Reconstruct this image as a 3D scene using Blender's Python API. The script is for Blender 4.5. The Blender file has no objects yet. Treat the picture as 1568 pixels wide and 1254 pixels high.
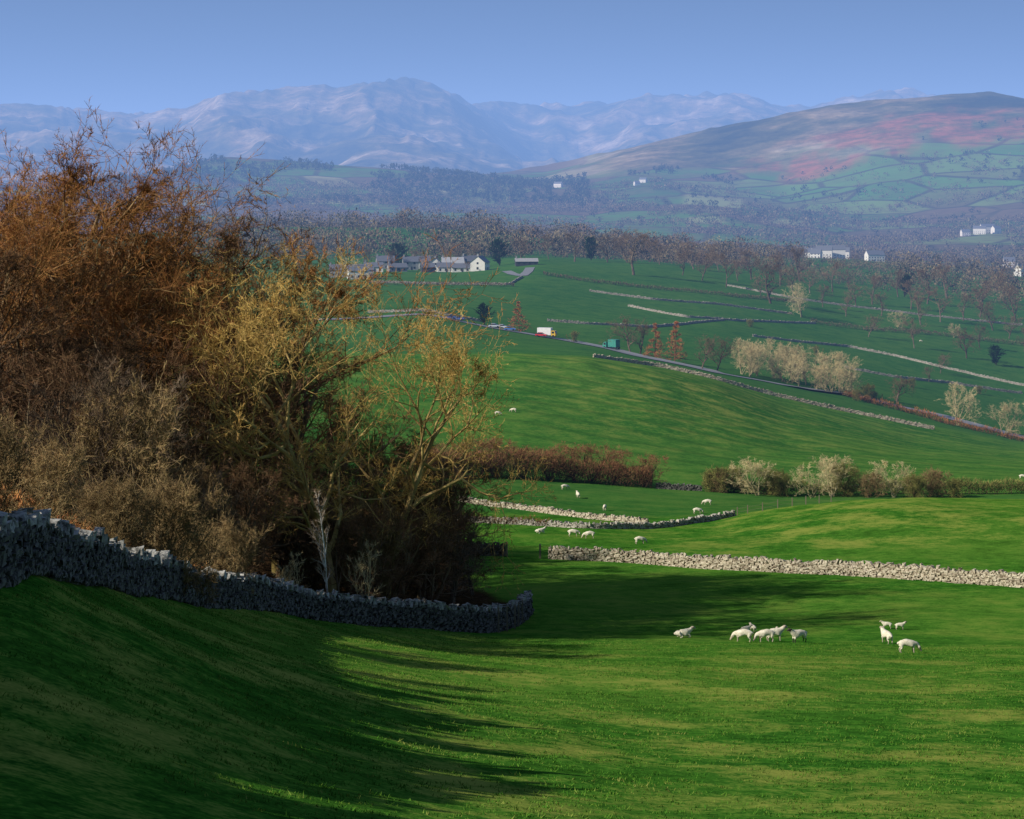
import bpy, math, random
import numpy as np
from mathutils import Vector
rng=np.random.default_rng(11); random.seed(11)
D=bpy.data; scene=bpy.context.scene
F=3200.0
COL=scene.collection
def PX(b,d): return (b-784.0)/F*d     # bearing value, distance north -> east coordinate (m)

# ------------------------------------------------------------------ helpers
def mk_mesh(name,V,faces,attrs=None,mats=(),smooth=False,mi=None):
    me=D.meshes.new(name); V=np.asarray(V,dtype=np.float32)
    me.vertices.add(len(V)); me.vertices.foreach_set('co',V.ravel())
    loops=np.concatenate([f.ravel() for f in faces]).astype(np.int32)
    tot=np.concatenate([np.full(len(f),f.shape[1]) for f in faces])
    st=np.concatenate([[0],np.cumsum(tot)[:-1]]).astype(np.int32)
    me.loops.add(len(loops)); me.loops.foreach_set('vertex_index',loops)
    me.polygons.add(len(tot)); me.polygons.foreach_set('loop_start',st)
    if mi is not None: me.polygons.foreach_set('material_index',np.asarray(mi,dtype=np.int32))
    me.update(calc_edges=True)
    me.polygons.foreach_set('use_smooth',np.full(len(tot),bool(smooth)))
    for k,a in (attrs or {}).items():
        at=me.attributes.new(k,'FLOAT','POINT'); at.data.foreach_set('value',np.asarray(a,dtype=np.float32))
    for m in mats: me.materials.append(m)
    return me
def mk_obj(name,me,loc=(0,0,0),rot=0,scale=1.0,parent=None):
    o=D.objects.new(name,me); o.location=loc; o.rotation_euler=(0,0,rot)
    o.scale=(scale,)*3 if not isinstance(scale,tuple) else scale
    COL.objects.link(o)
    if parent: o.parent=parent
    return o
class NT:
    def __init__(s,name):
        s.m=D.materials.new(name); s.m.use_nodes=True; s.nt=s.m.node_tree; s.nt.nodes.clear()
        s.out=s.nt.nodes.new('ShaderNodeOutputMaterial')
    def add(s,t,ins=None,**kw):
        n=s.nt.nodes.new(t)
        for k,v in kw.items(): setattr(n,k,v)
        for k,v in (ins or {}).items():
            if isinstance(v,bpy.types.NodeSocket): s.nt.links.new(v,n.inputs[k])
            else: n.inputs[k].default_value=v
        return n
    def pos(s): return s.add('ShaderNodeNewGeometry').outputs['Position']
    def noise(s,scale,vec=None,detail=4,rough=.55):
        ins={'Scale':scale,'Detail':detail,'Roughness':rough}
        if vec is not None: ins['Vector']=vec
        return s.add('ShaderNodeTexNoise',ins).outputs[0]
    def ramp(s,fac,stops):
        n=s.add('ShaderNodeValToRGB',{0:fac}); e=n.color_ramp.elements
        while len(e)<len(stops): e.new(0.5)
        for i,(p,c) in enumerate(stops):
            e[i].position=p; e[i].color=(c,c,c,1) if not isinstance(c,tuple) else c+(1,)
        return n.outputs[0]
    def mix(s,f,a,b,blend='MIX'):
        n=s.add('ShaderNodeMix',data_type='RGBA',blend_type=blend)
        for i,v in ((0,f),(6,a),(7,b)):
            if isinstance(v,bpy.types.NodeSocket): s.nt.links.new(v,n.inputs[i])
            else: n.inputs[i].default_value=(v+(1,)) if isinstance(v,tuple) else v
        return n.outputs[2]
    def math(s,op,a,b=0.0,clamp=False):
        n=s.add('ShaderNodeMath',{0:a,1:b},operation=op,use_clamp=clamp); return n.outputs[0]
    def attr(s,name): return s.add('ShaderNodeAttribute',attribute_name=name).outputs['Fac']
    def surf(s,col,rough=.9,bump=None,bstr=.3,bdist=.1,spec=.1,metal=0.0):
        p=s.add('ShaderNodeBsdfPrincipled')
        if isinstance(col,bpy.types.NodeSocket): s.nt.links.new(col,p.inputs['Base Color'])
        else: p.inputs['Base Color'].default_value=col+(1,)
        p.inputs['Roughness'].default_value=rough; p.inputs['Specular IOR Level'].default_value=spec
        p.inputs['Metallic'].default_value=metal
        if bump is not None:
            bn=s.add('ShaderNodeBump',{'Strength':bstr,'Distance':bdist,'Height':bump})
            s.nt.links.new(bn.outputs[0],p.inputs['Normal'])
        s.nt.links.new(p.outputs[0],s.out.inputs[0]); return s.m
    def diff(s,col,bump=None,bstr=.6,bdist=1.0):
        p=s.add('ShaderNodeBsdfDiffuse',{'Color':col}); s.nt.links.new(p.outputs[0],s.out.inputs[0])
        if bump is not None:
            bn=s.add('ShaderNodeBump',{'Strength':bstr,'Distance':bdist,'Height':bump}); s.nt.links.new(bn.outputs[0],p.inputs['Normal'])
        return s.m
def vnoise(x,y,seed=0):
    xi=np.floor(x).astype(np.int64); yi=np.floor(y).astype(np.int64); fx=x-xi; fy=y-yi
    fx=fx*fx*(3-2*fx); fy=fy*fy*(3-2*fy)
    def h(a,b):
        n=(a*374761393+b*668265263+seed*1442695041)&0x7fffffff
        n=((n^(n>>13))*1274126177)&0x7fffffff; n=n^(n>>16)
        return (n&0xffff)/65535.0
    return (h(xi,yi)*(1-fx)+h(xi+1,yi)*fx)*(1-fy)+(h(xi,yi+1)*(1-fx)+h(xi+1,yi+1)*fx)*fy
def fbm(x,y,oct=4,seed=0,ridge=False):
    s=0;a=.5;t=0
    for o in range(oct):
        v=vnoise(x*2**o+o*17.3,y*2**o+o*9.1,seed+o)
        if ridge: v=1-abs(2*v-1)
        s=s+a*v; t+=a; a*=.5
    return s/t
def sstep(a,b,x):
    t=np.clip((x-a)/(b-a),0,1); return t*t*(3-2*t)

# ------------------------------------------------------------------ terrain
PROF={
3:[(0,2423)],
10:[(0,1500),(400,1570)],
25:[(-900,1300),(0,1350),(300,1390)],
40:[(-900,1000),(0,1120),(200,1190),(400,1250),(700,1305),(1100,1335)],
52:[(-900,850),(0,960),(150,1022),(300,1082),(500,1150),(700,1200),(1100,1250),(1568,1256)],
62:[(-900,770),(0,862),(150,940),(300,1005),(500,1090),(700,1140),(1000,1185),(1568,1200)],
75:[(-900,730),(0,800),(110,885),(300,965),(500,1040),(700,1088),(1000,1125),(1568,1140)],
95:[(-900,690),(0,760),(240,922),(400,985),(600,1035),(800,1062),(1568,1075)],
115:[(-900,660),(0,740),(240,875),(350,922),(500,972),(700,1008),(900,1025),(1568,1032)],
135:[(0,725),(240,850),(450,948),(700,990),(1568,1005)],
155:[(0,715),(300,850),(600,945),(740,973),(900,974),(1568,978)],
180:[(0,710),(400,870),(700,925),(900,932),(1568,932)],
205:[(0,700),(400,850),(700,888),(850,888),(1568,886)],
225:[(0,690),(400,830),(700,855),(830,858),(1200,858),(1568,850)],
250:[(0,680),(700,826),(900,828),(1000,830),(1200,822),(1400,803),(1568,800)],
290:[(0,660),(700,798),(900,800),(1000,804),(1100,797),(1200,775),(1300,762),(1400,757),(1568,756)],
330:[(0,640),(700,752),(900,768),(1000,772),(1100,774),(1200,780),(1400,785),(1568,785)],
370:[(0,620),(600,710),(700,722),(850,735),(1000,748),(1200,760),(1568,756)],
400:[(0,600),(600,690),(700,700),(850,708),(1000,718),(1200,728),(1568,732)],
450:[(0,570),(600,632),(800,640),(1000,662),(1200,692),(1400,708),(1568,716)],
500:[(0,545),(600,585),(800,590),(1000,612),(1200,660),(1400,690),(1568,704)],
560:[(0,530),(600,543),(700,540),(800,538),(900,546),(1000,565),(1100,590),(1200,628),(1400,675),(1568,694)],
620:[(0,530),(600,548),(800,546),(900,548),(1000,560),(1100,580),(1180,603),(1300,632),(1430,658),(1568,687)],
680:[(0,510),(600,528),(700,528),(800,534),(900,540),(1000,553),(1180,588),(1300,616),(1430,643),(1568,670)],
760:[(0,490),(500,490),(650,479),(750,502),(850,519),(930,530),(1000,543),(1180,565),(1300,583),(1430,612),(1568,645)],
850:[(0,470),(650,465),(800,488),(950,500),(1100,520),(1300,560),(1430,585),(1568,610)],
950:[(0,440),(700,445),(800,450),(950,470),(1100,485),(1300,520),(1568,560)],
1080:[(0,415),(500,420),(700,422),(830,412),(950,425),(1100,445),(1300,480),(1568,515)],
1200:[(0,405),(500,408),(700,410),(820,394),(1000,405),(1150,425),(1300,450),(1568,480)],
1350:[(0,400),(500,400),(820,396),(1000,402),(1150,412),(1300,432),(1568,458)],
1550:[(0,380),(420,372),(700,376),(850,386),(1000,396),(1300,412),(1568,438)],
1750:[(0,362),(420,344),(600,344),(760,350),(850,366),(1000,385),(1300,402),(1568,428)],
2000:[(0,372),(420,362),(700,364),(850,376),(1000,388),(1300,396),(1568,420)],
2500:[(0,382),(800,384),(1568,405)],
3000:[(0,368),(500,364),(800,372),(1000,377),(1300,386),(1568,380)],
3500:[(0,345),(400,336),(700,346),(900,352),(1100,344),(1300,362),(1568,350)],
4000:[(0,325),(300,318),(500,312),(700,322),(900,326),(1060,310),(1300,330),(1450,318),(1568,300)],
4500:[(0,300),(300,285),(600,294),(800,300),(1000,280),(1200,300),(1350,262),(1568,235)],
5000:[(0,290),(230,270),(330,230),(450,237),(600,250),(700,262),(850,276),(1000,252),(1100,250),(1250,222),(1400,190),(1568,182)],
5600:[(0,290),(300,262),(600,275),(830,255),(900,238),(980,222),(1100,196),(1250,160),(1350,143),(1450,137),(1568,150),(2400,170)],
6500:[(0,290),(800,285),(900,262),(1100,235),(1300,190),(1568,180)],
8000:[(0,262),(200,270),(400,255),(600,258),(800,272),(1000,262),(1568,240)],
9500:[(0,215),(100,208),(200,226),(350,190),(500,205),(600,200),(700,212),(760,240),(850,262),(1000,240),(1200,230)],
11000:[(-900,200),(0,164),(100,168),(200,182),(280,176),(340,149),(400,141),(480,137),(560,130),(600,128),(630,124),(660,129),(690,145),(715,170),(760,208),(800,246),(850,252),(900,242),(1000,210),(1200,200)],
13000:[(-900,190),(0,185),(600,170),(700,163),(760,150),(860,151),(950,154),(1050,146),(1100,141),(1150,146),(1200,160),(1300,146),(1400,136),(1568,144),(2400,160)],
17000:[(0,250)],
26000:[(0,292)],
}
bl=784-(784+300)-np.geomspace(8,6200,55)[::-1]
br=1870+np.geomspace(8,6200,55)
B=np.concatenate([bl,np.arange(-300,1870.1,3.6),br]); NB=len(B)
L0,L1,NR=math.log(3),math.log(26000),880
LY=np.linspace(L0,L1,NR); Y=np.exp(LY)
ks=sorted(PROF); M=np.array([np.interp(B,[p[0] for p in PROF[k]],[p[1] for p in PROF[k]]) for k in ks])
lk=np.log(np.array(ks,float)); idx=np.clip(np.searchsorted(lk,LY)-1,0,len(ks)-2)
t=((LY-lk[idx])/(lk[idx+1]-lk[idx]))[:,None]
R=M[idx]*(1-t)+M[idx+1]*t
def gsm(A,s,axis):
    r=int(s*3); k=np.exp(-.5*(np.arange(-r,r+1)/s)**2); k/=k.sum()
    P=np.pad(A,[(r,r) if a==axis else (0,0) for a in range(2)],mode='edge'); o=0
    for i,w in enumerate(k):
        o=o+w*(P[i:i+A.shape[0],:] if axis==0 else P[:,i:i+A.shape[1]])
    return o
nearw=(1-sstep(110,160,Y))[:,None]
Rs=gsm(R,2.6,0); Rs=gsm(Rs,3.0,1); Rn=gsm(gsm(R,5,0),14,1); R=Rs*(1-nearw)+Rn*nearw
YY=np.repeat(Y[:,None],NB,1); BB=np.repeat(B[None,:],NR,0); XX=(BB-784)/F*YY
Z=-(R-290)/F*YY
near=1-sstep(400,1500,YY)
Z+=near*((fbm(XX/22,YY/22,3,3)-.5)*.9*sstep(20,60,YY)+(fbm(XX/1.6,YY/1.6,2,5)-.5)*.10)
Z+=sstep(600,1500,YY)*(fbm(XX/120,YY/120,3,8)-.5)*3
Z+=sstep(2000,3000,YY)*(fbm(XX/350,YY/350,4,9)-.5)*20
Z+=sstep(4600,6000,YY)*(fbm(XX/500,YY/500,5,19,True)-.6)*60*sstep(700,900,BB)
far=sstep(6500,9000,YY)
Z+=far*((fbm(XX/1000,YY/1700,6,21,True)-.68)*110+(fbm(XX/420,YY/800,4,27,True)-.66)*145+(fbm(XX/130,YY/300,3,31,True)-.5)*32)
def ground(x,y):
    x=np.asarray(x,float); y=np.maximum(np.asarray(y,float),3.01)
    b=784+F*x/y; j=np.clip(np.searchsorted(B,b)-1,0,NB-2); fb=np.clip((b-B[j])/(B[j+1]-B[j]),0,1)
    fi=(np.log(y)-L0)/(L1-L0)*(NR-1); i=np.clip(fi.astype(int),0,NR-2); fy=fi-i
    return (Z[i,j]*(1-fb)+Z[i,j+1]*fb)*(1-fy)+(Z[i+1,j]*(1-fb)+Z[i+1,j+1]*fb)*fy
def G(x,y): return float(ground(x,y))

wall_xy=[(-15.5,22),(-15,45),(-14.7,60),(-15.8,75),(-16.2,95),(-15.3,113),(-14,130),(-8.3,145),(-4.2,151),(-1.9,155),(0.3,163),(1.5,172)]
wx=np.interp(YY,[p[1] for p in wall_xy]+[200,230,260],[p[0] for p in wall_xy]+[-3,-6,-12])
litter=(1-sstep(-1.5,0.5,XX-wx+fbm(XX/3,YY/3,2)*2-1))*(1-sstep(250,275,YY))*sstep(28,40,YY)
dry=np.interp(YY,[0,120,150,215,232,236,300,305,365,375,480,600,640,900,1500],[.9,.75,.35,.3,.25,.75,.75,.4,.35,.25,.35,.45,.12,.2,.25])
dry+=.6*np.exp(-((BB-1050)/190)**2-((YY-520)/70)**2)
dry=np.where((YY>232)&(YY<300),dry*(.55+.45*sstep(900,1250,BB)),dry)
tone=np.interp(YY,[0,228,232,296,306,362,372,450,560,630,650,2000],[.0,.0,.0,.0,.6,.6,.35,.2,.1,.1,.6,.65])
trk=sstep(385,400,YY)*(1-sstep(600,620,YY))
valley=sstep(1850,2300,YY+200*(fbm(XX/200,YY/200,2)-.5))
fell=np.maximum(sstep(6200,7000,YY),sstep(4650,5150,YY+700*(fbm(XX/300,YY/300,4,4)-.5))*sstep(820,980,BB))
brk=np.exp(-((BB-1440)/190)**2-((YY-4980)/270)**2)*1.5+np.exp(-((BB-1235)/100)**2-((YY-4750)/150)**2)*1.2
brk=np.clip(brk*2.6*(fbm(XX/80,YY/130,5,14)-.25)-.10,0,1); brk=sstep(.05,.6,brk)*.8
pale=((abs(BB-1095)<45)&(abs(YY-4130)<170))|((abs(BB-525)<52)&(abs(YY-4030)<80))|((abs(BB-1210)<30)&(abs(YY-3700)<70))|((abs(BB-1080)<28)&(abs(YY-3600)<60))
pale=gsm(pale.astype(float),1.4,1)*.8
lush=sstep(1080,1250,BB)*sstep(3900,4200,YY)
V=np.stack([XX,YY,Z],-1).reshape(-1,3)
ii=np.arange(NR-1)[:,None]*NB+np.arange(NB-1)[None,:]
Q=np.stack([ii,ii+1,ii+1+NB,ii+NB],-1).reshape(-1,4)

g=NT('pasture_and_fell'); P=g.pos()
nb=g.noise(.018,P,2); nm=g.noise(.16,P,3); ns=g.noise(1.0,P,3,.6); nf=g.noise(5,P,2,.7)
fine=g.math('ADD',g.math('MULTIPLY',ns,.5),g.math('MULTIPLY',nf,.5))
c=g.mix(g.ramp(fine,[(.36,0.),(.62,1.)]),(.024,.10,.012),(.060,.21,.020))
c=g.mix(g.ramp(nb,[(.38,0.),(.62,.8)]),c,(.095,.215,.026))
st=g.math('ADD',g.math('MULTIPLY',nm,.5),g.math('ADD',g.math('MULTIPLY',ns,.28),g.math('MULTIPLY',nf,.22)))
c=g.mix(g.math('MULTIPLY',g.ramp(st,[(.48,0.),(.61,1.)]),g.attr('dry'),True),c,(.29,.31,.062))
c=g.mix(g.math('MULTIPLY',g.ramp(st,[(.38,1.),(.48,0.)]),.45),c,(.010,.045,.005))
c=g.mix(g.attr('tone'),c,g.mix(nm,(.022,.095,.024),(.05,.145,.034)))
wv=g.add('ShaderNodeTexWave',{'Vector':g.add('ShaderNodeMapping',{'Vector':P,'Rotation':(0,0,.5)}).outputs[0],'Scale':.022,'Distortion':2.5,'Detail':2.,'Detail Scale':.3},bands_direction='Y')
c=g.mix(g.math('MULTIPLY',g.math('MULTIPLY',g.ramp(wv.outputs[1],[(.86,0.),(.93,1.)]),.35),g.attr('trk')),c,(.03,.09,.012))
c=g.mix(g.attr('litter'),c,g.mix(g.ramp(fine,[(.4,0.),(.6,1.)]),(.02,.013,.008),(.08,.045,.02)))
vor=g.add('ShaderNodeTexVoronoi',{'Vector':P,'Scale':.0055,'Randomness':.9})
sep=g.add('ShaderNodeSeparateColor',{0:vor.outputs['Color']})
patch=g.ramp(sep.outputs[0],[(0.,(.085,.20,.045)),(.25,(.06,.15,.04)),(.40,(.15,.10,.07)),(.62,(.18,.25,.085)),(.78,(.12,.09,.06)),(.92,(.32,.32,.17))])
patch.node.color_ramp.interpolation='CONSTANT'
patch=g.mix(g.math('MULTIPLY',g.attr('lush'),.55),patch,g.mix(sep.outputs[1],(.08,.24,.045),(.17,.30,.07)))
ved=g.add('ShaderNodeTexVoronoi',{'Vector':P,'Scale':.0055,'Randomness':.9},feature='DISTANCE_TO_EDGE')
patch=g.mix(g.ramp(ved.outputs[0],[(.02,.8),(.05,0.)]),patch,(.04,.035,.025))
patch=g.mix(g.math('MULTIPLY',g.ramp(g.noise(.012,P,5,.65),[(.42,.15),(.6,.7)]),g.math('SUBTRACT',1.0,g.math('MULTIPLY',g.attr('lush'),.5))),patch,g.mix(g.noise(.04,P,3),(.03,.03,.018),(.22,.18,.10)))
c=g.mix(g.attr('valley'),c,patch)
nfl=g.noise(.003,P,5,.6); nf2=g.noise(.02,P,5,.65)
fc=g.ramp(nfl,[(.36,(.03,.035,.025)),(.46,(.12,.11,.05)),(.56,(.28,.21,.12)),(.66,(.48,.40,.30))])
fc=g.mix(g.ramp(nf2,[(.4,.0),(.65,.6)]),fc,(.05,.05,.03))
c=g.mix(g.attr('fell'),c,fc)
c=g.mix(g.attr('brk'),c,g.mix(g.ramp(nf2,[(.4,0.),(.6,1.)]),(.40,.13,.08),(.20,.10,.05)))
c=g.mix(g.attr('pale'),c,(.30,.33,.15))
hgt=g.math('ADD',g.math('MULTIPLY',fine,.12),g.math('MULTIPLY',g.math('MULTIPLY',nfl,80.),g.attr('fell')))
m_ground=g.diff(c,hgt,.6,1.0)
me=mk_mesh('ground',V,[Q],{'dry':dry.ravel(),'tone':tone.ravel(),'litter':litter.ravel(),'valley':valley.ravel(),'fell':fell.ravel(),'brk':brk.ravel(),'pale':pale.ravel(),'trk':trk.ravel(),'lush':lush.ravel()},[m_ground],True)
mk_obj('ground',me)

# ------------------------------------------------------------------ vegetation
def veg_mat(name,bark,tip,var=.25,ind=.0):
    g=NT(name); r=g.add('ShaderNodeObjectInfo').outputs['Random']
    n=g.noise(.7,g.pos(),2)
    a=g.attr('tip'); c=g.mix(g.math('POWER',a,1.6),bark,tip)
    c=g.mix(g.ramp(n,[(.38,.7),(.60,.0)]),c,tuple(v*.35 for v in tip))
    val=g.math('ADD',g.math('MULTIPLY',r,2*var),1-var)
    if ind: val=g.math('MULTIPLY',val,g.math('ADD',g.math('MULTIPLY',g.attr('rnd'),2*ind),1-ind))
    h=g.add('ShaderNodeHueSaturation',{'Value':val,'Hue':g.math('ADD',g.math('MULTIPLY',g.attr('rnd'),.03+.04*(ind>0)),.485),'Color':c})
    return g.diff(h.outputs[0])
m_ash=veg_mat('ash_bark',(.30,.22,.12),(.42,.20,.07))
m_brown=veg_mat('oak_bark',(.22,.17,.11),(.225,.13,.07))
m_gold=veg_mat('lichen_gold_bark',(.46,.35,.15),(.66,.44,.14),.1)
m_hazel=veg_mat('hazel_twigs',(.26,.20,.11),(.38,.265,.125),.2)
m_birch=veg_mat('birch_bark',(.85,.82,.75),(.40,.30,.20),.05)
m_grey=veg_mat('grey_twigs',(.18,.14,.10),(.28,.19,.115))
m_wood=veg_mat('dull_twigs',(.17,.14,.10),(.21,.15,.10))
m_pale=veg_mat('willow_twigs',(.40,.35,.20),(.75,.62,.34),.12)
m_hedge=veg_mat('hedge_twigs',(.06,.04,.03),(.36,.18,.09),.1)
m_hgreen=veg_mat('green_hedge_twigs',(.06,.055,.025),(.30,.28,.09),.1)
m_larch=veg_mat('larch_twigs',(.15,.08,.04),(.60,.26,.10),.1)
m_pine=veg_mat('pine_needles',(.05,.04,.02),(.03,.07,.025),.1)
m_far=veg_mat('distant_wood',(.15,.11,.085),(.25,.175,.12),.1,.24)
m_fard=veg_mat('distant_dark_wood',(.04,.04,.03),(.085,.09,.05),.1,.3)

def nrm(v):
    l=math.sqrt(v[0]**2+v[1]**2+v[2]**2)+1e-9; return (v[0]/l,v[1]/l,v[2]/l)
def grow(seed,H,r0,kids=(10,6,5,4),clear=.25,spread=.42,ang=(55,48,45,40),up=(.02,.10,.06,.03),wob=(.07,.16,.2,.22),stems=1,lean=0.,ratio=.55,profile='round',rk=.62):
    R=random.Random(seed); segs=[]; tw=[]; NS=(9,6,4,3,2)
    def child_dir(d,a):
        while True:
            r=(R.gauss(0,1),R.gauss(0,1),R.gauss(0,1)); k=r[0]*d[0]+r[1]*d[1]+r[2]*d[2]
            p=(r[0]-k*d[0],r[1]-k*d[1],r[2]-k*d[2])
            if abs(p[0])+abs(p[1])+abs(p[2])>.2: break
        p=nrm(p); ca,sa=math.cos(a),math.sin(a)
        return nrm(tuple(d[i]*ca+p[i]*sa for i in range(3)))
    def br(p,d,L,r,lv):
        ns=NS[lv]; sl=L/ns; nk=kids[lv] if lv<len(kids) else 0; cl=clear if lv==0 else .2
        for i in range(ns):
            w=wob[min(lv,3)]; d=nrm((d[0]+R.gauss(0,w),d[1]+R.gauss(0,w),d[2]+R.gauss(0,w)+up[min(lv,3)]))
            q=(p[0]+d[0]*sl,p[1]+d[1]*sl,p[2]+d[2]*sl)
            ra=r*(1-.75*i/ns); rb=r*(1-.75*(i+1)/ns); segs.append(p+q+(ra,rb,min(1,lv/3.5)))
            tt=(i+1)/ns
            if nk and tt>cl:
                ex=nk/(ns*(1-cl)); n=int(ex)+(R.random()<ex-int(ex))
                for _ in range(n):
                    if lv==0:
                        s=(tt-cl)/(1-cl)
                        ln=H*spread*((.45+.75*math.sin(math.pi*min(1,s*.9+.1))) if profile=='round' else (1.05-s)*1.1)*R.uniform(.75,1.2)
                    else: ln=L*ratio*R.uniform(.6,1.25)*(1.15-.4*tt)
                    a=math.radians(ang[min(lv,3)]*R.uniform(.6,1.25))
                    br(q,child_dir(d,a),ln,max(rb*rk,.012),lv+1)
            p=q
        if lv>=len(kids)-1: tw.append(p+d+(L,))
    for s in range(stems):
        d=(R.gauss(0,lean),R.gauss(0,lean),1); o=(R.gauss(0,.12*(stems>1)*H/5),R.gauss(0,.12*(stems>1)*H/5),-.3)
        br(o,nrm(d),H*R.uniform(.75,1) if stems>1 else H,r0,0)
    return np.array(segs),np.array(tw)
def ortho(d):
    ref=np.where(np.abs(d[:,2:3])<.9,np.array([[0,0,1.]]),np.array([[1.,0,0]]))
    a=np.cross(d,ref); a/=np.linalg.norm(a,axis=1,keepdims=True)+1e-9
    return a,np.cross(d,a)
def tree_mesh(name,mat,twigs=7,tl=.7,tw=.03,rmin=.012,droop=0.,**kw):
    S,T=grow(**kw); r=np.random.default_rng(kw['seed'])
    Vs=[];Fs=[];tip=[];rnd=[];off=0
    for thick in (True,False):
        m=(S[:,6]>.06)==thick
        if not m.any(): continue
        s=S[m]; n=6 if thick else 3
        d=s[:,3:6]-s[:,:3]; d/=np.linalg.norm(d,axis=1,keepdims=True)+1e-9; a,b=ortho(d)
        th=np.arange(n)*2*math.pi/n; ring=np.cos(th)[None,:,None]*a[:,None,:]+np.sin(th)[None,:,None]*b[:,None,:]
        r0=np.maximum(s[:,6],rmin)[:,None,None]; r1=np.maximum(s[:,7],rmin*.7)[:,None,None]
        v=np.concatenate([s[:,None,:3]+ring*r0,s[:,None,3:6]+ring*r1],1)
        base=off+np.arange(len(s))[:,None]*2*n; k=np.arange(n); k2=(k+1)%n
        Fs.append(np.stack([base+k,base+k2,base+n+k2,base+n+k],-1).reshape(-1,4)); Vs.append(v.reshape(-1,3))
        tip.append(np.repeat(s[:,8],2*n)); rnd.append(np.repeat(r.random(len(s)),2*n)); off+=len(s)*2*n
    n=twigs; t=np.repeat(T,n,0); N=len(t)
    p=t[:,:3]-t[:,3:6]*t[:,6:7]*r.random((N,1))*.9
    d=t[:,3:6]+r.normal(0,.6,(N,3)); d[:,2]+=.15-droop; d/=np.linalg.norm(d,axis=1,keepdims=True)
    ln=tl*r.uniform(.35,1.2,(N,1)); s=np.cross(d,r.normal(0,1,(N,3))); s/=np.linalg.norm(s,axis=1,keepdims=True)+1e-9
    v=np.stack([p-s*tw*.5,p+s*tw*.5,p+d*ln],1); Vs.append(v.reshape(-1,3))
    Ft=off+np.arange(N*3).reshape(-1,3); tip.append(np.ones(N*3)); rnd.append(np.repeat(r.random(N),3))
    A=np.concatenate(Vs); top=float(np.percentile(A[:,2],99.3))
    return mk_mesh(name,A,Fs+[Ft],{'tip':np.concatenate(tip),'rnd':np.concatenate(rnd)},[mat]),top
ME={}
ME['ash']=tree_mesh('ash_tree',m_ash,seed=1,H=17,r0=.40,kids=(12,6,5,4),clear=.25,spread=.40,twigs=5,tl=.42,tw=.028,rk=.68)
ME['ash2']=tree_mesh('ash_tree_b',m_ash,seed=5,H=17,r0=.38,kids=(11,6,5,4),clear=.2,spread=.42,twigs=5,tl=.42,tw=.028,rk=.68)
ME['oak']=tree_mesh('oak_tree',m_brown,seed=2,H=14,r0=.42,kids=(11,6,4,4),clear=.18,spread=.47,twigs=6,tl=.45,tw=.03,wob=(.1,.22,.26,.28),rk=.72)
ME['oak2']=tree_mesh('oak_tree_b',m_brown,seed=12,H=14,r0=.38,kids=(11,6,4,4),clear=.12,spread=.44,twigs=6,tl=.45,tw=.03,wob=(.1,.22,.26,.28),rk=.72)
ME['gold']=tree_mesh('sycamore_tree',m_gold,seed=9,H=17,r0=.40,kids=(14,6,5,4),clear=.18,spread=.45,twigs=7,tl=.32,tw=.03,ang=(50,48,48,45),wob=(.11,.22,.26,.3),rk=.65)
ME['scrub']=tree_mesh('hawthorn_tree',m_wood,seed=21,H=8,r0=.12,kids=(7,5,4),stems=4,lean=.25,clear=.12,spread=.38,twigs=8,tl=.45,tw=.025)
ME['scrub2']=tree_mesh('elder_tree',m_brown,seed=23,H=8,r0=.12,kids=(7,5,4),stems=4,lean=.22,clear=.1,spread=.36,twigs=8,tl=.45,tw=.025)
ME['hazel']=tree_mesh('hazel_bush',m_hazel,seed=31,H=5,r0=.05,kids=(7,5,4),stems=8,lean=.4,clear=.1,spread=.35,twigs=7,tl=.3,tw=.018,up=(.04,.15,.1,.05))
ME['birch']=tree_mesh('birch_tree',m_birch,seed=41,H=8,r0=.10,kids=(15,4,3),clear=.25,spread=.15,twigs=4,tl=.35,tw=.018,ang=(34,30,30,30),wob=(.03,.1,.15,.2),rmin=.015)
ME['sapling']=tree_mesh('alder_sapling',m_pale,seed=43,H=4,r0=.05,kids=(9,4),stems=3,lean=.15,clear=.2,spread=.2,twigs=5,tl=.3,tw=.02,ang=(35,30,30,30))
def remat(k,new,name,m):
    c=ME[k][0].copy(); c.name=name; c.materials.clear(); c.materials.append(m); ME[new]=(c,ME[k][1])
remat('oak','foak','field_oak_tree',m_grey); remat('oak2','foak2','field_oak_tree_b',m_grey); remat('ash','fash','field_ash_tree',m_grey)
remat('scrub','willow','willow_tree',m_pale); remat('scrub2','willow2','willow_tree_b',m_pale); remat('hazel','thorn','hawthorn_bush',m_hgreen)
remat('scrub2','bthorn','blackthorn_bush',m_hedge)
ME['larch']=tree_mesh('larch_tree',m_larch,seed=51,H=12,r0=.18,kids=(44,5),clear=.08,spread=.24,profile='cone',twigs=12,tl=.8,tw=.09,ang=(85,45,40,30),up=(.02,.0,.0,.0),wob=(.02,.08,.1,.1),rmin=.03)
ME['pine']=tree_mesh('pine_tree',m_pine,seed=53,H=9,r0=.2,kids=(30,6),clear=.1,spread=.36,twigs=26,tl=.7,tw=.16,ang=(70,45,40,30),wob=(.04,.1,.1,.1),rmin=.03)
ME['holly']=tree_mesh('holly_tree',m_pine,seed=57,H=6,r0=.2,kids=(30,8),clear=.03,spread=.5,twigs=30,tl=.5,tw=.34,ang=(62,45,40,30),wob=(.04,.1,.1,.1),rmin=.03)
NAMES={'ash':'ash_tree','ash2':'ash_tree','oak':'oak_tree','oak2':'oak_tree','gold':'sycamore_tree','scrub':'hawthorn_tree','scrub2':'elder_tree','hazel':'hazel_bush','birch':'birch_tree','sapling':'alder_sapling','foak':'oak_tree','foak2':'oak_tree','fash':'ash_tree','willow':'willow_tree','willow2':'willow_tree','thorn':'hawthorn_bush','bthorn':'blackthorn_bush','larch':'larch_tree','pine':'pine_tree','holly':'holly_tree'}
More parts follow.
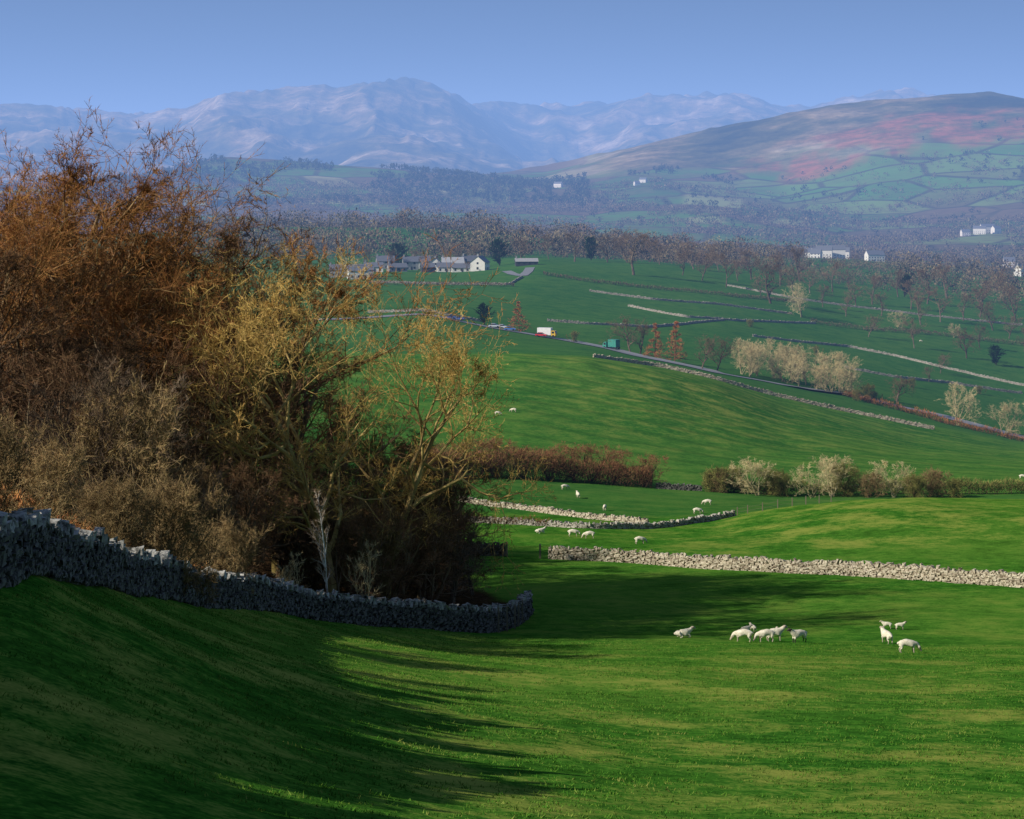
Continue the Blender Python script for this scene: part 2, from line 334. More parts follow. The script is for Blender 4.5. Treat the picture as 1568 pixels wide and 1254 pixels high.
def plant(k,b,d,h,rot=None,wide=1.0):
    x=PX(b,d); me,H=ME[k]; s=h/H
    mk_obj(NAMES[k],me,(x,d,G(x,d)-.15),random.uniform(0,6.28) if rot is None else rot,(s*wide,s*wide,s))
def plant_top(k,b,d,slope,wide=1.0,rot=None,cap=None):      # slope = tangent of crown-top elevation seen from the hill
    x=PX(b,d); h=max(2.5,slope*d-G(x,d))
    if cap: h=min(h,max(5,(cap-x)/1.5))
    plant(k,b,d,h,rot,wide)
sl=lambda r:(290-r)/F
for k,b,d,r in [('ash',65,165,200),('ash2',150,172,205),('ash',-30,160,225),('ash2',215,178,245),('ash',-110,150,235),('ash2',20,150,235),
                ('oak',275,180,300),('oak2',310,172,330),('ash2',345,182,330),('ash',165,160,290),('ash2',-15,140,290),
                ('ash',395,176,362),('oak',330,165,420),('ash2',250,160,390),('gold',425,172,385),('oak',430,165,500),
                ('oak2',470,162,580),('oak',-60,135,340),('oak2',100,140,430),('oak',200,140,470)]:
    plant_top(k,b,d,sl(r),1.05)
plant_top('gold',510,149,sl(395),.95,4.3); plant_top('gold',590,158,sl(455),.85,1.0)
rr=random.Random(5)
env=lambda b: np.interp(b,[-200,0,200,350,430,480,560,640,700,740],[300,330,370,440,540,650,700,720,740,800])
for i in range(34):
    b=rr.uniform(-120,655); d=rr.uniform(150,215) if b<520 else rr.uniform(158,215)
    plant_top(rr.choice(['oak','oak2','oak','ash2','scrub','scrub2']),b,d,sl(float(env(b))+rr.uniform(0,130)),cap=-1 if d>180 else None)
for i in range(36):
    b=rr.uniform(-80,600); d=rr.uniform(112,150) if b<400 else rr.uniform(147,165)
    if PX(b,d)>np.interp(d,[p[1] for p in wall_xy],[p[0] for p in wall_xy])-3: continue
    if abs(PX(b,d)+12.3)<3 and abs(d-140)<7: continue
    plant(rr.choice(['scrub','scrub2','scrub','scrub2','hazel']),b,d,rr.uniform(5.5,8.5)+(2.5 if b<200 else 0))
for b,d,h in [(600,168,9),(640,175,10),(665,182,9),(690,195,8),(655,165,8),(690,178,7.5),(620,188,12),(705,215,7),(670,225,9),(725,190,5.5),(570,172,13),(600,180,13)]:
    plant('scrub' if h<8 else 'scrub2',b,d,h,None,1.1)
for b,d,h in [(250,100,5.8),(205,97,4.6),(300,104,4.6),(350,118,5),(150,96,4.),(60,84,4.2),(-20,78,4.5)]: plant('hazel',b,d,h)
plant('birch',503,139,8.6); plant('sapling',450,136,3.8); plant('sapling',556,146,5.2); plant('sapling',432,134.5,2.8)
# evergreens behind the wall, left of the picture, that shade the bank
for x,y,h in [(-19,12,7.5),(-19,17,7.5),(-19,22,7.5),(-19,26.5,7.5),(-19,31,7.2),(-19,35.5,7.2),(-19.5,40,7),(-19.5,44.5,7),(-20.5,49,6.8),(-21.5,53.5,6.5),(-22.5,58,6.5),(-23.5,63,6.5),(-25,68,6.5),(-24,20,10),(-24,29,10),(-25,38,9.5),(-26,47,9),(-28,56,9),(-24,11,10)]:
    me,H=ME['holly']; s=h/H
    mk_obj('holly_tree',me,(x,y,G(x,y)-.2),rr.uniform(0,6),(s*1.1,s*1.1,s))
for k,b,d,h in [('pine',742,775,9.5),('larch',795,770,12),('thorn',878,752,4),('larch',1033,712,15),('larch',1003,715,11),('foak2',965,735,13),('foak',980,740,11),('foak2',1075,690,11),('foak2',1098,692,11),
  ('willow',1135,705,12),('willow2',1160,712,13),('willow',1185,716,13.5),('willow2',1215,715,12.5),('willow',1235,712,13),('willow2',1262,708,13),('willow',1285,704,12.5),('willow2',1305,700,11),('thorn',1325,698,6),('willow2',1148,700,10),('willow',1225,700,11),('willow',1272,700,11),('willow2',1200,706,10),('willow2',1250,700,9),
  ('foak',1375,690,13),('willow',1465,672,13),('willow2',1538,660,12),('foak',1422,840,6),('thorn',1340,700,4),('thorn',1310,690,4),('thorn',1395,800,4),('thorn',1250,860,4),('thorn',1150,930,4),('foak2',1440,880,8),('thorn',1500,830,4),
  ('foak',970,1110,22),('foak2',1075,1130,16),('fash',1112,1110,18),('foak',1180,1060,22),('willow',1228,1020,16),('fash',1275,1200,20),('foak2',1330,980,12),('foak',1335,1150,18),('fash',1400,960,14),('foak2',1480,950,16),('foak',1475,1120,18),('pine',1525,940,9),('foak2',1555,1150,20),('foak',1195,1180,20),('foak2',1150,1190,18),('foak',1420,1200,20),('foak2',1500,1230,20),('fash',1375,1230,20),('foak2',1062,1220,18),
  ('foak',800,1190,14),('pine',765,1170,16),('foak2',640,1180,13),('foak',600,1160,12),('foak',560,1150,14),('foak2',690,1200,14),('willow',535,1040,10),('foak',460,1050,14),('foak2',650,1115,7),('foak',715,1112,6),
  ('foak',880,1210,17),('foak2',930,1230,18),('fash',1010,1240,18),('foak2',1100,1250,20),('foak',1225,1250,20),('foak2',1300,1260,13),('foak',1450,1280,20),('foak2',1540,1280,20),
  ('pine',905,1260,14),('foak',1130,1160,14),('fash',1215,1120,17),('foak',1260,1090,13),('foak2',1310,1130,12),('foak',1350,1090,12),('fash',1440,1100,17),('foak2',1520,1090,16),('pine',1385,1240,13),('foak',1500,1000,13),('foak',1568,1010,14),('pine',610,1200,13),('fash',840,1230,15),('foak2',960,1250,17),('foak',730,1190,13),
  ('foak',1045,1150,14),('foak2',1165,1090,13),('willow2',1380,1040,9),('foak',1410,1070,15),('foak2',1545,1060,14),('willow',1460,1030,8),('foak',1295,1060,12),('foak2',1240,1160,16),('fash',1395,1150,17),('foak',1500,1150,17)]:
    plant(k,b,d,h*rr.uniform(.85,1.12),None,rr.uniform(1.0,1.3))
for b,h,k in [(1090,4.5,'thorn'),(1120,5,'thorn'),(1160,6.5,'willow2'),(1200,4.5,'thorn'),(1245,6.5,'willow'),(1275,7,'willow2'),(1300,6,'thorn'),(1330,4.5,'hazel'),(1370,6.5,'willow'),(1400,4.5,'thorn'),(1425,5.2,'hazel'),(1460,3.5,'thorn'),(1105,4,'hazel'),(1185,5,'thorn')]:
    plant(k,b,367+rr.uniform(-3,3),h,None,1.35)
for b,d,h in [(700,364,5.5),(735,367,6.8),(760,369,6.6),(800,370,6),(840,372,6),(880,373,6.8),(905,374,7),(940,374,6),(985,372,5.8),(665,358,5.5)]: plant('bthorn',b,d,h,None,1.4)

def resample(pts,step):
    p=np.array(pts,float); s=np.concatenate([[0],np.cumsum(np.hypot(*(np.diff(p,axis=0).T)))]); n=max(2,int(s[-1]/step))
    q=np.linspace(0,s[-1],n); return np.stack([np.interp(q,s,p[:,0]),np.interp(q,s,p[:,1])],1),q
def pathfun(pts):
    c,q=resample(pts,.5)
    c=np.stack([np.convolve(np.pad(c[:,i],6,mode='edge'),np.ones(13)/13,'valid') for i in (0,1)],1) if len(c)>30 else c
    t=np.gradient(c,axis=0); t/=np.linalg.norm(t,axis=1,keepdims=True)+1e-9; L=q[-1]
    f=lambda s:(np.interp(s,q,c[:,0]),np.interp(s,q,c[:,1]),np.interp(s,q,t[:,0]),np.interp(s,q,t[:,1]))
    return f,L
def hedge(name,pts,h,w,mat,dens=60,tl=.9,tw=.09,var=.4,seed=1):
    r=np.random.default_rng(seed); f,L=pathfun(pts); N=int(L*dens)
    s=r.random(N)*L; x,y,tx,ty=f(s); top=h*(1-var+var*1.6*(fbm(s/(h*1.0),s*0+seed,3,seed)))
    u=r.uniform(-1,1,N); zz=r.random(N)**.7*top*np.sqrt(np.maximum(0,1-.75*u*u))
    p=np.stack([x-ty*u*w/2,y+tx*u*w/2,zz],1); p[:,2]+=ground(p[:,0],p[:,1])
    d=np.stack([r.normal(0,.45,N)-ty*u*.5,r.normal(0,.45,N)+tx*u*.5,r.uniform(.3,1.2,N)],1); d/=np.linalg.norm(d,axis=1,keepdims=True)
    ln=tl*r.uniform(.4,1.1,(N,1)); q=np.cross(d,r.normal(0,1,(N,3))); q/=np.linalg.norm(q,axis=1,keepdims=True)
    v=np.stack([p-q*tw/2,p+q*tw/2,p+d*ln],1).reshape(-1,3)
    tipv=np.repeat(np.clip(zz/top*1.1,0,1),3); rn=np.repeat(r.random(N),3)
    return mk_obj(name,mk_mesh(name,v,[np.arange(N*3).reshape(-1,3)],{'tip':tipv,'rnd':rn},[mat]))
bp=lambda L:[(PX(b,d),d) for b,d in L]
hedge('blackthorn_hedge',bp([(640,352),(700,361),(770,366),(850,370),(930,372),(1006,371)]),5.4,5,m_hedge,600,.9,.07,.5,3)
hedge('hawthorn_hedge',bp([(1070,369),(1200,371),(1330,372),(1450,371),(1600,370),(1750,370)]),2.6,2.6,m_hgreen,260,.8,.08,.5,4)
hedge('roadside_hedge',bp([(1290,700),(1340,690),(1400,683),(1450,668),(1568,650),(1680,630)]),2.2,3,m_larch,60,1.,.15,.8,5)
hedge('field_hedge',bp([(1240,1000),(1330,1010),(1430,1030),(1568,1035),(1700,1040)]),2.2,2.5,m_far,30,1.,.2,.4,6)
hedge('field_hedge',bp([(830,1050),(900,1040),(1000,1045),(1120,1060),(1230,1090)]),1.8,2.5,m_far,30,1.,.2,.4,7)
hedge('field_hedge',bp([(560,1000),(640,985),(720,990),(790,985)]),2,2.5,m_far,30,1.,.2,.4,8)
hedge('wall_side_scrub',bp([(680,288),(760,281),(850,276)]),1.2,1.5,m_hedge,80,.6,.06,.6,11)
hedge('bracken_patch',[(-22,82),(-20,92),(-19.5,100),(-18.5,110),(-17,120)],1.3,3,m_larch,160,.5,.05,.5,12)

VILL=[(1243,2100,14,7),(1262,2080,16,9),(1280,2090,18,10),(1292,2110,12,8),(1335,2080,12,7),(1345,2100,10,7),(1250,2060,10,5),(1500,3400,20,10),(1512,3430,24,11),(1525,3410,14,9),(1478,3350,14,7),(1545,2300,12,7),(1565,1900,12,7),(855,4700,20,9),(985,4550,16,7),(975,4480,12,6),(930,3100,12,7),(760,2900,12,6),(1085,2950,12,7),(880,2850,12,7),(905,2900,12,7),(840,2800,12,7),(640,2900,12,7)]
def forest(name,x,y,h,mat,nt=40,ts=.16,seed=1,wr=.42):
    r=np.random.default_rng(seed); b=784+F*x/y; ok=np.ones(len(x),bool)
    for hb,hd,_,_ in VILL: ok&=~((abs(b-hb)<12)&(y>hd-320)&(y<hd+25))
    ok&=~((b>1130)&(y>4050)&(r.random(len(x))<.72))
    h=np.where((b>1228)&(b<1372)&(y<2150),np.minimum(h,8.5),h)
    x,y,h=x[ok],y[ok],h[ok]; N=len(x); z=ground(x,y)
    d=r.normal(0,1,(N,nt,3)); d/=np.linalg.norm(d,axis=2,keepdims=True); rad=r.uniform(.3,1,(N,nt,1))**.5
    c=d*rad; c[...,0:2]*=(h*wr*r.uniform(.7,1.4,N))[:,None,None]; c[...,2]=c[...,2]*(h*.45)[:,None]+(h*.5)[:,None]
    c[...,0]+=x[:,None]; c[...,1]+=y[:,None]; c[...,2]+=z[:,None]
    s=(h*ts)[:,None,None,None]; o=r.normal(0,1,(N,nt,3,3))*s*.75; o[...,2]*=1.3
    v=(c[:,:,None,:]+o).reshape(-1,3)
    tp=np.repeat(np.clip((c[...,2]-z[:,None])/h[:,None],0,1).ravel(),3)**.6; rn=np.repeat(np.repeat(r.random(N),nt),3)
    return mk_obj(name,mk_mesh(name,v,[np.arange(len(v)).reshape(-1,3)],{'tip':tp,'rnd':rn},[mat]))
def scatter(n,b0,b1,d0,d1,thr,sc,seed):
    r=np.random.default_rng(seed); b=r.uniform(b0,b1,n); d=np.sqrt(r.uniform(d0**2,d1**2,n)); x=(b-784)/F*d
    m=fbm(x/sc,d/sc,3,seed)>thr; return x[m],d[m],r
x,y,r=scatter(1300,250,1050,1290,1950,.43,70,61); forest('woodland_belt',x,y,7+14*r.random(len(x))**1.3,m_far,150,.04,61,.55)
x,y,r=scatter(560,1000,1750,1260,1950,.44,70,62); forest('woodland_belt',x,y,7+13*r.random(len(x))**1.4,m_far,150,.04,62,.55)
x,y,r=scatter(1900,250,1750,1270,2000,.38,60,71); forest('woodland_understorey',x,y,r.uniform(3,7,len(x)),m_far,40,.09,71,.8)
x,y,r=scatter(150,300,1700,1300,2600,.3,60,72); forest('conifer_plantation',x,y,r.uniform(9,16,len(x)),m_fard,110,.06,72,.32)
x,y,r=scatter(2200,150,1800,1950,2700,.38,120,63); forest('valley_woodland',x,y,r.uniform(6,14,len(x)),m_far,80,.065,63,.65)
x,y,r=scatter(17000,-150,1800,2600,4600,.44,170,64); forest('valley_woodland',x,y,r.uniform(5,12,len(x)),m_far,28,.12,64,.7)
x,y,r=scatter(700,-100,1750,2700,4300,.5,250,67); forest('conifer_plantation',x,y,r.uniform(8,14,len(x)),m_fard,30,.13,67,.5)
x,y,r=scatter(4500,-100,900,4000,5050,.47,220,65); forest('hillside_woodland',x,y,r.uniform(9,15,len(x)),m_fard,22,.18,65)
x,y,r=scatter(1500,850,1800,4200,5000,.56,160,66); forest('hillside_woodland',x,y,r.uniform(7,12,len(x)),m_fard,22,.18,66)

# ------------------------------------------------------------------ dry stone walls
def stone_mat(name,a,b_,pale_):
    g=NT(name); n=g.noise(3,g.pos(),5,.65); c=g.mix(g.attr('rnd'),a,b_)
    c=g.mix(g.ramp(n,[(.42,.0),(.62,.7)]),c,pale_); c=g.mix(g.ramp(n,[(.32,.85),(.46,0.)]),c,tuple(v*.3 for v in a))
    return g.surf(c,.9,n,.4,.05,.1)
m_stone=stone_mat('shaded_limestone',(.03,.03,.028),(.11,.105,.09),(.22,.21,.19))  # stone colour darkened to carry the shade on the wall face
m_stone2=stone_mat('warm_limestone',(.22,.17,.12),(.52,.45,.33),(.64,.58,.47))
m_stone3=stone_mat('field_limestone',(.24,.22,.18),(.42,.38,.32),(.5,.47,.41))
m_cope=stone_mat('sunlit_lichen_cope',(.05,.05,.045),(.32,.31,.28),(.62,.60,.55))  # paler than the wall body: lichen, plus sunlight on the top painted in
def stone_wall(name,pts,h=1.35,mat=None,sl_=.34,sh=.15,seed=1,cope=.28,th=.6,capm=None):
    r=np.random.default_rng(seed); f,L=pathfun(pts); C=[]
    nc=max(2,int(h/sh)); 
    def boxes(s,u,z,ls,lu,lz,lean=None,jit=.15):
        n=len(s); k=np.array([[i,j,l] for i in(-.5,.5) for j in(-.5,.5) for l in(-.5,.5)])
        o=k[None]*np.stack([ls,lu,lz],-1)[:,None,:]; o=o*(1+r.normal(0,jit,(n,8,3)))+r.normal(0,.018,(n,8,3))
        if lean is not None: o[:,:,0]+=o[:,:,2]*lean[:,None]
        ss=s[:,None]+o[...,0]; uu=u[:,None]+o[...,1]; x,y,tx,ty=f(np.clip(ss,0,L))
        xc,yc,_,_=f(s); zg=ground(xc,yc)+(fbm(s/6,s*0,2,seed)-.5)*.22
        return np.stack([x-ty*uu,y+tx*uu,zg[:,None]+z[:,None]+o[...,2]],-1)
    for side in (-1,1):
        for c in range(nc):
            n=int(np.ceil(L/sl_)); s=np.arange(n)*sl_+r.uniform(-.45,.45,n)*sl_+(c%2)*sl_/2
            z=(c+.5)*sh+r.normal(0,.03,n)-.05
            tw=th*(1-.35*c/nc)
            C.append(boxes(s,side*(tw/2-.12)+r.normal(0,.035,n),z,sl_*r.uniform(.5,1.3,n),np.full(n,.28),sh*r.uniform(.6,1.2,n)))
    nbody=sum(len(c) for c in C)
    s=np.arange(0,L,sl_*.55); n=len(s); s=s+r.normal(0,.09,n); hh=cope*r.uniform(.35,1.5,n)
    C.append(boxes(s,r.normal(0,.06,n),nc*sh+hh/2-.12+r.normal(0,.03,n),sl_*.6*r.uniform(.5,1.4,n),np.full(n,th*.7)*r.uniform(.6,1.15,n),hh,r.normal(0,.6,n),.28))
    v=np.concatenate(C); N=len(v); rn=np.repeat(r.random(N),8)
    fb=np.array([[0,1,3,2],[4,6,7,5],[0,4,5,1],[2,3,7,6],[0,2,6,4],[1,5,7,3]])
    Fq=(np.arange(N)[:,None,None]*8+fb[None]).reshape(-1,4)
    q=np.linspace(0,L,max(3,int(L/1.0))); x,y,tx,ty=f(q); zg=ground(x,y); w=th*.22
    core=np.stack([np.stack([x-ty*w*a,y+tx*w*a,zg+b_],-1) for a,b_ in ((1,-.3),(1,nc*sh-.12),(-1,nc*sh-.12),(-1,-.3))],1).reshape(-1,3)
    b0=N*8+np.arange(len(q)-1)[:,None]*4; Fc=np.concatenate([np.stack([b0+i,b0+i+4,b0+i+5,b0+i+1],-1).reshape(-1,4) for i in range(3)])
    mi=np.concatenate([np.repeat(np.arange(N)>=nbody,6).astype(int),np.zeros(len(Fc),int)])
    return mk_obj(name,mk_mesh(name,np.concatenate([v.reshape(-1,3),core]),[Fq,Fc],{'rnd':np.concatenate([rn,np.zeros(len(core))])},[mat or m_stone,capm or mat],mi=mi))
stone_wall('dry_stone_wall',wall_xy,1.6,m_stone,.42,.16,1,.34,.65,m_cope)
stone_wall('dry_stone_wall',bp([(829,225),(1000,222),(1150,215),(1250,211),(1400,204),(1568,196),(1750,188)]),1.25,m_stone2,.42,.17,2)
stone_wall('dry_stone_wall',bp([(600,228),(690,227),(774,226)]),1.3,m_stone,.36,.16,3,.28,.6,m_stone)
stone_wall('dry_stone_wall',bp([(640,292),(680,287),(850,276),(905,273),(1030,282),(1130,293)]),.7,m_stone3,.5,.2,4)
stone_wall('dry_stone_wall',bp([(700,317),(730,313),(800,308),(905,294),(1000,288)]),.7,m_stone2,.5,.2,5)
stone_wall('dry_stone_wall',bp([(1004,370),(1075,369)]),1.0,m_stone,.5,.22,6,.28,.6,m_stone)
stone_wall('dry_stone_wall',bp([(905,600),(1000,612),(1100,612),(1180,618),(1300,622),(1435,622)]),1.0,m_stone2,.8,.3,7,.3)
for i,(w_,h_) in enumerate([([(900,998),(1000,995),(1100,1010),(1215,1026)],.8),([(835,846),(900,848),(990,860),(1060,905),(1110,940)],.8),([(960,955),(1050,930),(1120,945),(1250,1000)],.8),
  ([(1150,890),(1210,900),(1300,920),(1370,915),(1420,905),(1568,885),(1700,880)],.8),([(560,790),(640,785),(690,785),(740,790)],.8),([(560,1010),(650,1000),(780,995),(800,1040)],.8),([(1568,860),(1450,850),(1380,830),(1290,825)],.8),([(1110,1120),(1200,1110),(1330,1120),(1568,1130)],.8)]):
    stone_wall('dry_stone_wall',bp(w_),h_,m_stone3,1.1,.4,8+i,.3)

# ------------------------------------------------------------------ road
g=NT('asphalt'); n=g.noise(.8,g.pos(),4); m_road=g.surf(g.mix(n,(.17,.175,.19),(.27,.275,.29)),.85,spec=.2)
m_verge=NT('lane_paint').surf((.7,.7,.66),.7)
road_pts=bp([(480,765),(560,762),(650,765),(750,766),(860,758),(940,735),(1010,700),(1100,684),(1200,686),(1310,708),(1430,700),(1568,672),(1750,640)])
def ribbon(name,pts,w,dz,mat,dash=None,off=0):
    f,L=pathfun(pts); s=np.arange(0,L,2.0); x,y,tx,ty=f(s)
    a=np.array([-.5,-.17,.17,.5])*w+off; vx=x[:,None]-ty[:,None]*a; vy=y[:,None]+tx[:,None]*a
    zc=ground(x,y)[:,None]; z=np.maximum(ground(vx,vy),zc-.1)+dz
    v=np.stack([vx,vy,z],-1).reshape(-1,3); i=np.arange(len(s)-1)[:,None]*4+np.arange(3)[None]
    if dash: i=i[(np.arange(len(s)-1)%dash)<dash/2]
    q=np.stack([i,i+4,i+5,i+1],-1).reshape(-1,4)
    return mk_obj(name,mk_mesh(name,v,[q],None,[mat]))
ribbon('road',road_pts,7,.22,m_road); ribbon('road_centre_line',road_pts,.18,.25,m_verge,4)
ribbon('farm_lane',bp([(775,1085),(785,1060),(800,1045),(808,1070),(812,1100)]),5,.2,m_road)

# ------------------------------------------------------------------ solid builder
class Geo:
    def __init__(s): s.V=[];s.F=[];s.M=[]
    def box(s,c,d,m=0):
        o=len(s.V)
        for i in(-.5,.5):
            for j in(-.5,.5):
                for k in(-.5,.5): s.V.append((c[0]+i*d[0],c[1]+j*d[1],c[2]+k*d[2]))
        for f in [[0,1,3,2],[4,6,7,5],[0,4,5,1],[2,3,7,6],[0,2,6,4],[1,5,7,3]]: s.F.append([o+a for a in f]); s.M.append(m)
    def prism(s,prof,y0,y1,m=0,inset=None):
        o=len(s.V); n=len(prof); ins=inset or [0]*n
        for (x,z),i in zip(prof,ins): s.V.append((x,y0+i,z))
        for (x,z),i in zip(prof,ins): s.V.append((x,y1-i,z))
        s.F.append(list(range(o,o+n))); s.F.append(list(range(o+2*n-1,o+n-1,-1))); s.M+=[m,m]
        for i in range(n): j=(i+1)%n; s.F.append([o+j,o+i,o+n+i,o+n+j]); s.M.append(m)
    def wheel(s,x,y,r,w,m):
        s.prism([(x+r*math.cos(a*math.pi/6),r+r*math.sin(a*math.pi/6)) for a in range(12)],y-w/2,y+w/2,m)
    def mesh(s,name,mats):
        me=D.meshes.new(name); me.from_pydata(s.V,[],s.F); 
        for m in mats: me.materials.append(m)
        me.polygons.foreach_set('material_index',s.M); me.update(); return me
def flat(name,c,rough=.6,spec=.3):
    g=NT(name); n=g.noise(.9,g.pos(),4); return g.surf(g.mix(g.ramp(n,[(.35,.3),(.65,0.)]),c,tuple(v*.7 for v in c)),rough,spec=spec)
m_white=flat('whitewash',(.78,.76,.72)); m_slate=flat('slate',(.15,.16,.19)); m_win=flat('window_glass',(.03,.035,.04),.15,.5); m_dark=flat('dark_timber',(.06,.06,.065)); m_greyw=flat('grey_render',(.36,.36,.36)); m_tyre=flat('tyre',(.02,.02,.02)); m_tin=flat('pale_roof_sheet',(.42,.43,.45),.5)
def house(name,b,d,L,W,H,rh,rot,wall=None,roof=None,wins=True):
    x=PX(b,d); e=D.objects.new(name,None); e.location=(x,d,G(x,d)-.3); e.rotation_euler=(0,0,rot); COL.objects.link(e)
    w=Geo(); w.prism([(-W/2,0),(W/2,0),(W/2,H),(0,H+rh),(-W/2,H)],-L/2,L/2); o=mk_obj('walls',w.mesh('walls',[wall or m_white]),parent=e); o.rotation_euler=(0,0,math.pi/2)
    r=Geo(); sx=W/2+.35; hz=rh*sx/(W/2)
    for q in (-1,1): r.prism([(0,H+rh+.03),(q*sx,H+rh-hz+.03),(q*sx,H+rh-hz+.25),(0,H+rh+.28)],-L/2-.3,L/2+.3)
    o=mk_obj('roof',r.mesh('roof',[roof or m_slate]),parent=e); o.rotation_euler=(0,0,math.pi/2)
    if wins:
        g=Geo(); k=max(2,int(L/3)); 
        for i in range(k):
            xx=-L/2+(i+.5)*L/k
            for s in (-1,1):
                g.box((xx,s*(W/2+.02),1.6),(1.0,.06,1.2)); 
                if H>4: g.box((xx,s*(W/2+.02),4.2),(1.0,.06,1.1))
        for s in (-1,1):
            g.box((s*(L/2+.02),0,1.7),(.06,1.1,1.3)); 
            if H>4: g.box((s*(L/2+.02),0,4.4),(.06,1.,1.1))
        mk_obj('windows',g.mesh('windows',[m_win]),parent=e)
        dd=Geo(); dd.box((L*.05,-(W/2+.04),1.05),(.95,.08,2.1)); mk_obj('door',dd.mesh('door',[m_dark]),parent=e)
        c=Geo(); c.box((-L/2+.6,0,H+rh+.4),(.7,.9,1.6)); c.box((-L/2+.6,0,H+rh+1.27),(.85,1.05,.12)); mk_obj('chimney',c.mesh('chimney',[m_greyw]),parent=e)
R90=math.pi/2
house('white_farmhouse',735,1120,10,8,4.8,3.2,R90-.25)
for b,d,L,W,H,rh,rot,wa,ro in [(706,1128,10,6,2.6,2,.1,m_white,m_slate),(682,1136,9,6,3,2.2,.1,m_white,m_slate),(667,1150,9,6,5,2.5,R90,m_white,m_slate),(693,1165,12,8,4.5,3,.15,m_greyw,m_tin),(655,1125,7,6,3,2,.2,m_dark,m_slate),(608,1130,10,6,2.6,2,.3,m_greyw,m_slate),(628,1165,8,6,5,2.5,.2,m_greyw,m_slate),(806,1130,12,6,2.4,1.5,.1,m_dark,m_greyw),(720,1170,9,7,4.8,2.8,.4,m_greyw,m_slate),(645,1190,10,7,4.8,2.8,.2,m_white,m_slate),(590,1180,10,7,4.8,2.8,.2,m_greyw,m_slate),(572,1120,10,7,3,2.2,.1,m_white,m_slate)]:
    house('farm_cottage' if H<4 else 'farmhouse',b,d,L,W,H,rh,rot,wa,ro)
house('farm_barn',538,1055,22,9,4,2.5,.1,m_greyw,m_slate); house('stone_cottage',548,1040,10,7,4.5,2.5,.2,m_white,m_slate)
for b,d,L,H in VILL: house('village_house',b,d,L,9,H,4,rr.uniform(-.6,.6))

def car(name,col,b,d,rot,estate=False):
    x=PX(b,d); paint=flat('car_paint_'+name,col,.3,.5); g=Geo()
    g.prism([(-2.1,.35),(2.1,.35),(2.12,.62),(1.95,.78),(1.0,.92),(-1.95,.95),(-2.12,.7)],-.85,.85,0)
    xb=-2.0 if estate else -1.7
    g.prism([(1.0,.92),(.35,1.42),(-1.2,1.45),(xb,.95)],-.80,.80,1,[0,.14,.14,0]); g.prism([(.3,1.43),(.2,1.48),(-1.15,1.5),(-1.25,1.44)],-.66,.66,0)
    for wx_ in (-1.3,1.3):
        for wy in (-.8,.8): g.wheel(wx_,wy,.32,.22,2)
    g.box((2.1,.55,.66),(.08,.35,.16),3); g.box((2.1,-.55,.66),(.08,.35,.16),3)
    mk_obj(name,g.mesh(name,[paint,m_win,m_tyre,m_white]),(x,d,G(x,d)+.24),rot)
car('blue_car',(.05,.12,.4),703,767,2.9); car('blue_car',(.06,.1,.3),690,764,-.2); car('silver_car',(.6,.65,.72),757,767,-.1,True); car('blue_car',(.08,.2,.5),781,764,-.15)
car('white_car',(.75,.77,.8),769,769,-.1); car('red_car',(.6,.03,.04),829,755.5,-.35); 
def truck(name,b,d,rot,boxc,cabc,L=5.2):
    x=PX(b,d); g=Geo(); g.box((-.9,0,2.05),(L,2.3,2.6),0); g.box((-.2,0,.65),(6.6,1.0,.2),2)
    g.prism([(1.8,.5),(3.4,.5),(3.45,1.3),(3.1,2.35),(1.8,2.45)],-1.05,1.05,1); g.prism([(3.16,2.2),(3.47,1.35),(3.5,1.35),(3.2,2.22)],-.9,.9,3)
    for s in (-1,1): g.box((2.5,s*1.07,1.75),(.9,.05,.7),3)
    for wx_ in (-2.4,2.6):
        for wy in (-.95,.95): g.wheel(wx_,wy,.45,.28,2)
    mk_obj(name,g.mesh(name,[flat(name+'_box',boxc,.5),flat(name+'_cab',cabc,.4),m_tyre,m_win]),(x,d,G(x,d)+.24),rot)
truck('delivery_truck',838,759,-.35,(.85,.85,.85),(.75,.5,.05)); truck('green_van',937,738,2.4,(.05,.28,.22),(.05,.28,.22),3.6)

